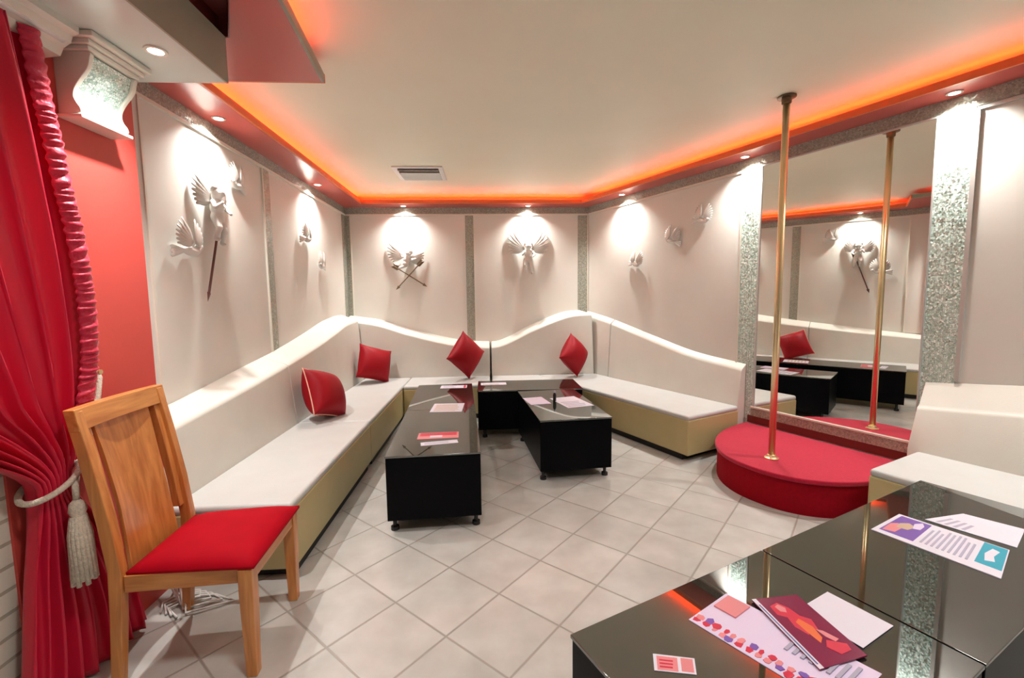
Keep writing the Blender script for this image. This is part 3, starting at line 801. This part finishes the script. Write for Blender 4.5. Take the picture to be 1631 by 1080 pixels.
def figure(label, p, n, S, pose, wings, tilt=0, arrows=(), cat='wall figure', name='cherub_wall_figure'):
    t = thing(name, label, cat, p, 'plaster figures on the wall panels', False, face(p, n))
    t.rotation_euler = (0, 0, face(p, n))
    body = cherub_body(S, pose)
    rm = Matrix.Rotation(tilt, 4, 'Y')
    body.v = [tuple(rm @ Vector(v)) for v in body.v]
    bo = body.build('body', M['plaster'], t, remesh=.006*max(.8, S))
    hr = MB().ell((0, -.052*S, .190*S), (.050*S, .050*S, .046*S))
    for k in range(9):
        a = PI*k/8
        hr.ell((.046*S*math.cos(a), -.052*S - .012*S*math.sin(a), .185*S + .036*S*math.sin(a)), (.016*S,)*3)
    hr.v = [tuple(rm @ Vector(v)) for v in hr.v]
    hr.build('hair', M['silver'], bo, remesh=.006*max(.8, S))
    for sx, ang, L in wings:
        w = wing_mesh(sx, L*S, .030*S, ang, .03*S)
        w.v = [tuple(rm @ (Vector(v) + Vector((sx*.03*S, -.012*S, .09*S)))) for v in w.v]
        w.build('wing', M['silver'], t, smooth=True)
    for a, b, m in arrows:
        a, b = Vector(a), Vector(b); d = (b-a).normalized(); q = d.cross(Vector((0, 1, 0))).normalized()
        ar = MB().tube([a, b], .0085, 8)
        ar.loft([[b - d*.01 + q*.022, b - d*.01 + Vector((0, -.006, 0)), b - d*.01 - q*.022, b - d*.01 + Vector((0, .006, 0))], [b + d*.055 + q*.001, b + d*.055 + Vector((0, -.001, 0)), b + d*.055 - q*.001, b + d*.055 + Vector((0, .001, 0))]])
        for sg in (-1, 1):
            ar.add([a, a + d*.09, a + d*.07 + q*sg*.03, a - d*.03 + q*sg*.03, a + Vector((0, -.004, 0)), a + d*.09 + Vector((0, -.004, 0)), a + d*.07 + q*sg*.03 + Vector((0, -.004, 0)), a - d*.03 + q*sg*.03 + Vector((0, -.004, 0))],
                   [(0, 1, 2, 3), (7, 6, 5, 4), (0, 4, 5, 1), (1, 5, 6, 2), (2, 6, 7, 3), (3, 7, 4, 0)])
        ar.build('arrow', m, t)
    return t
def dove(label, p, n, S, flip=1, tilt=0):
    t = thing('bird_wall_figure', label, 'wall figure', p, 'plaster birds on the wall panels', False, face(p, n))
    mb = MB()
    mb.ell((0, -.035*S, 0), (.085*S, .032*S, .036*S)); mb.ell((flip*.085*S, -.04*S, .035*S), (.030*S, .026*S, .028*S))
    mb.cap_tube((flip*.06*S, -.036*S, .01*S), (flip*.085*S, -.04*S, .035*S), .03*S, .024*S)
    mb.cap_tube((flip*.108*S, -.04*S, .033*S), (flip*.13*S, -.04*S, .027*S), .010*S, .004*S)
    for k in (-1, 0, 1):
        mb.cap_tube((-flip*.06*S, -.03*S, 0), (-flip*.17*S, -.02*S, -.015*S + k*.03*S), .018*S, .014*S)
    rm = Matrix.Rotation(tilt, 4, 'Y')
    mb.v = [tuple(rm @ Vector(v)) for v in mb.v]
    mb.build('body', M['plaster'], t, remesh=.006*max(.7, S))
    for sx, ang in ((-flip, 1.25), (flip, 1.35)):
        w = wing_mesh(sx, .19*S, .024*S, ang, .03*S)
        w.v = [tuple(rm @ (Vector(v) + Vector((sx*.01*S, -.03*S, .02*S)))) for v in w.v]
        w.build('wing', M['silver'], t, smooth=True)
    return t
nL, nB, nR = Vector((1, 0, 0)), Vector((0, -1, 0)), RN
figure('winged plaster figure with a long dark arrow on the left wall', (XL + .002, 3.45, 2.16), nL, 1.05, POSE_A,
       [(-1, .9, .20), (1, 1.1, .20)], 0, [((.06, -.05, .06), (-.16, -.05, -.56), M['arrow'])])
figure('winged plaster figure with two crossed dark arrows on the back wall', (-1.17, YB - .002, 2.05), nB, .95, POSE_B,
       [(-1, .45, .30), (1, .75, .22)], math.radians(18), [((.24, -.09, .03), (-.10, -.09, -.33), M['arrowb']), ((-.16, -.08, -.03), (.26, -.08, -.30), M['arrowb'])])
figure('plaster figure with raised spread wings on the back wall', (.617, YB - .002, 2.10), nB, 1.15, POSE_A,
       [(-1, 1.05, .30), (1, 1.05, .30)])
dove('plaster bird low on the near left wall panel, beside the arrow', (XL + .002, 3.16, 1.89), nL, .95, 1)
dove('plaster bird high on the near left wall panel, towards the mosaic strip', (XL + .002, 3.80, 2.47), nL, .8, -1)
dove('plaster bird on the far left wall panel, upper of the pair', (XL + .002, 5.16, 2.22), nL, .9, 1)
dove('plaster bird on the far left wall panel, lower of the pair near the corner', (XL + .002, 5.58, 1.95), nL, .8, -1)
for s, z, lab, fl in ((1.03, 1.95, 'plaster bird on the right wall, lowest of three', 1), (1.60, 2.18, 'plaster bird on the right wall, middle of three', -1), (2.03, 2.35, 'plaster bird on the right wall, highest of three', 1)):
    p = R(.002, s, z); dove(lab, (p.x, p.y, p.z), nR, .8, fl, .25)

# ------------------------------------------------------------------ papers
def quad(name, pts, z, th, m, parent=None):
    o = MB().prism(list(pts), z, z + th).build(name, m, parent); return o
def inner(p, u0, u1, v0, v1):
    a, b, c, d = [Vector(q) for q in p]
    f = lambda u, v: tuple((a*(1-u) + b*u)*(1-v) + (d*(1-u) + c*u)*v)
    return [f(u0, v0), f(u1, v0), f(u1, v1), f(u0, v1)]
def leaflet(name, label, cat, pts, z, m, prints=(), group=None, th=.0015):
    c = [sum(p[i] for p in pts)/4 for i in (0, 1)]
    t = thing(name, label, cat, (c[0], c[1], z), group)
    quad('sheet', pts, z, th, m, t)
    for i, (nm, uv, mm) in enumerate(prints):
        if isinstance(uv, tuple): shape = inner(pts, *uv)
        else: shape = [inner(pts, u, u, v, v)[0] for u, v in uv]
        quad(nm, shape, z + th, .0002 + .00012*i, mm, t)
    return t
def lines(n, u0, u1, v0, v1, m, nm='text_line', ragged=True):
    out = []
    for k in range(n):
        a = v0 + (v1-v0)*k/n
        out.append((nm, (u0, u1 - (random.random()*.25*(u1-u0) if ragged else 0), a, a + (v1-v0)/n*.45), m))
    return out
random.seed(3)
T = TH + .0003
# near table: lilac leaflet with red lettering, white sheet, dark red card on top, small pink card
pA = [(.617, 1.284), (.80, 1.395), (1.04, 1.05), (.85, .945)]
red_letters = []
for k in range(30):
    v = .03 + (k//2)*.063 + random.random()*.02; u = .07 + (k % 2)*.10 + random.random()*.05
    w, h = .05 + random.random()*.05, .022 + random.random()*.022
    n = 5 + k % 3
    red_letters.append(('print_mark', [(u + w*math.cos(2*PI*q/n)*(.6+.4*random.random()), v + h*math.sin(2*PI*q/n)*(.6+.4*random.random())) for q in range(n)],
                        (M['redprint'], M['pinkprint'], M['redprint'], M['violet'], M['pinkprint'])[k % 5]))
leaflet('leaflet', 'lilac leaflet with a column of red print on the nearest table', 'leaflet', pA, T, M['lilac'],
        red_letters + lines(8, .48, .92, .55, .95, M['greytext']) + [('picture', (.55, .95, .03, .2), M['pinkprint'])])
pC = [(.985, 1.30), (1.145, 1.375), (1.225, 1.21), (1.062, 1.135)]
leaflet('paper_sheet', 'plain white sheet sticking out from under the dark red card', 'paper', pC, T + .0022, M['paper'], [('pink_mark', (.14, .22, .06, .14), M['pinkprint'])])
pB = [(.862, 1.350), (1.026, 1.362), (1.046, 1.104), (.880, 1.068)]
leaflet('flyer_card', 'dark red glossy flyer card lying on the lilac leaflet', 'flyer', pB, T + .0045, M['magenta'],
        [('picture', [(.22, .14), (.42, .10), (.55, .20), (.60, .34), (.74, .42), (.66, .58), (.50, .52), (.40, .62), (.30, .48), (.34, .34), (.20, .28)], M['redprint']),
         ('picture', [(.40, .42), (.52, .38), (.62, .52), (.58, .68), (.46, .74), (.42, .58)], M['orangeprint']), ('picture', [(.62, .56), (.72, .60), (.84, .74), (.74, .76), (.66, .68)], M['pinkprint']), ('edge_band', (.0, .09, .0, 1), M['paper']), ('edge_band', (.03, .06, .1, .95), M['blueline']),
         ('picture', [(.30, .16), (.40, .13), (.48, .20), (.42, .27), (.32, .24)], M['pinkprint']), ('picture', [(.48, .80), (.60, .72), (.88, .82), (.84, .90), (.60, .92)], M['redprint'])], th=.004)
pD = [(.455, 1.160), (.565, 1.135), (.546, 1.082), (.438, 1.104)]
leaflet('business_card', 'small pink card alone on the nearest table corner', 'card', pD, T, M['paper'],
        [('print_panel', (.08, .58, .10, .95), M['pinkprint']), ('print_panel', (.66, .95, .08, .90), M['pinkprint'])] + lines(3, .14, .50, .3, .9, M['redprint']))
pE = [(1.640, 1.752), (1.880, 1.868), (2.040, 1.560), (1.806, 1.398)]
leaflet('leaflet', 'white leaflet with violet picture and teal corner on the far glass table', 'leaflet', pE, T, M['paper'],
        [('violet_picture', (.12, .95, .04, .34), M['violet']), ('picture', [(.16, .06), (.50, .05), (.60, .10), (.48, .17), (.22, .16)], M['pinkprint']), ('picture', [(.42, .12), (.62, .11), (.74, .17), (.66, .25), (.46, .22)], M['tan']), ('picture', [(.58, .24), (.78, .21), (.92, .26), (.80, .30), (.62, .30)], M['lilac']),
         ('teal_badge', (.22, .98, .80, .99), M['teal']), ('picture', [(.36, .86), (.60, .84), (.84, .88), (.80, .94), (.58, .91), (.42, .93)], M['paper'])] + lines(9, .18, .92, .38, .78, M['greytext']), th=.003)
pF = [(1.95, 1.815), (2.172, 1.850), (2.285, 1.700), (2.09, 1.575)]
leaflet('paper_sheet', 'white sheet with faint lines behind the teal leaflet', 'paper', pF, T + .0005, M['paper'], lines(4, .06, .5, .1, .5, M['greytext']))
# back tables
def rq(cx, cy, w, l, a):
    c, s = math.cos(a), math.sin(a)
    return [(cx + x*c - y*s, cy + x*s + y*c) for x, y in ((-w/2, -l/2), (w/2, -l/2), (w/2, l/2), (-w/2, l/2))]
leaflet('flyer_card', 'magenta flyer on the near end of the left table row', 'flyer', rq(-.38, 3.27, .30, .15, .05), T, M['pinkprint'], [('picture', (.05, .95, .45, .95), M['redprint']), ('picture', (.3, .6, .2, .5), M['paper'])])
leaflet('paper_sheet', 'white slip just in front of the magenta flyer', 'paper', rq(-.355, 3.10, .26, .07, .18), T, M['paper'], lines(2, .1, .9, .2, .9, M['greytext']))
leaflet('menu_card', 'white menu sheets in the middle of the left table row', 'menu', rq(-.385, 4.12, .29, .32, -.03), T, M['paper'], lines(6, .1, .9, .1, .9, M['tan']))
leaflet('menu_card', 'white menu with red edge at the far end of the left table row', 'menu', rq(-.40, 5.10, .30, .16, .0), T, M['paper'], lines(4, .1, .6, .15, .9, M['greytext']) + [('red_edge', (.88, .96, .05, .95), M['redprint'])])
leaflet('menu_card', 'white menu on the crosswise back table', 'menu', rq(.06, 5.22, .30, .14, .02), T, M['paper'], lines(3, .08, .9, .1, .6, M['tan']))
leaflet('paper_sheet', 'white leaflet left of the little bottle on the right table', 'paper', rq(.47, 4.30, .20, .30, .2), T, M['lilac'], lines(5, .1, .9, .1, .9, M['paper']))
leaflet('paper_sheet', 'white leaflet right of the little bottle on the right table', 'paper', rq(.80, 4.22, .27, .42, .28), T, M['paper'], lines(4, .1, .9, .1, .6, M['greytext']))
bt = thing('bottle', 'little dark bottle standing on the right table', 'bottle', (.645, 4.27, TH))
MB().lathe([(.0005, TH+.0005), (.016, TH+.001), (.017, TH+.06), (.012, TH+.078), (.007, TH+.085), (.0005, TH+.086)], (.645, 4.27, 0), 16).build('body', M['bottle'], bt, smooth=True)
MB().lathe([(.0085, TH+.084), (.0085, TH+.104), (.0005, TH+.105)], (.645, 4.27, 0), 12).build('cap', M['greytext'], bt)

# ------------------------------------------------------------------ cables
cbl = MB()
rs = random.Random(5)
for k in range(4):
    x = -1.62 + .035*k; y = 2.34 - .015*k
    cbl.tube([(-1.73 + .01*k, 2.395, .24), (-1.70 + .015*k, 2.375, .18 - .02*k), (x - .06, y - .04, .07), (x, y - .08 - .02*k, .016), (x + .09 + .03*k, y - .05, .010), (x + .06, y + .005, .010), (x - .02, y - .0, .012), (x - .07 - .015*k, y - .09, .010), (x - .03, y - .16, .010)], .0055, 7)
o = cbl.build('cable_bundle', M['white'], None, smooth=True)
tag(o, 'tangle of white cables on the floor behind the chair legs', 'cables')

# ------------------------------------------------------------------ light and render look
w = bpy.data.worlds.new('world'); SC.world = w; w.use_nodes = True
bg = w.node_tree.nodes['Background']; bg.inputs['Color'].default_value = (1, .97, .93, 1); bg.inputs['Strength'].default_value = .22
# fill lamps added on the ceiling, out of view, to brighten the foreground
def fill_lamp(label, x, y, e):
    t = thing('fill_lamp', label, 'fill lamp', (x, y, ZC), 'added fill lamps overhead, out of view')
    MB().lathe([(.15, ZC-.001), (.15, ZC-.02), (.16, ZC-.022), (.16, ZC-.001)], (x, y, 0), 24).build('rim', M['lamprim'], t)
    l = bpy.data.lights.new('area', 'AREA'); l.shape = 'DISK'; l.size = .3; l.energy = e; l.color = (1, .975, .93); l.spread = math.radians(130)
    o = bpy.data.objects.new('area', l); COL.objects.link(o); o.location = (x, y, ZC - .03)
for x, y, lab in ((-.2, 1.0, 'added fill lamp, unseen, above the camera on the left'), (1.9, .9, 'added fill lamp, unseen, above the glass tables on the right')):
    fill_lamp(lab, x, y, 17)

for o in ABS:
    if '_abs' in o: del o['_abs']
vs_ = SC.view_settings
SC.display_settings.display_device = 'sRGB'
vs_.view_transform = 'Standard'; vs_.look = 'None'; vs_.gamma = 1; vs_.use_curve_mapping = False
vs_.exposure = 0
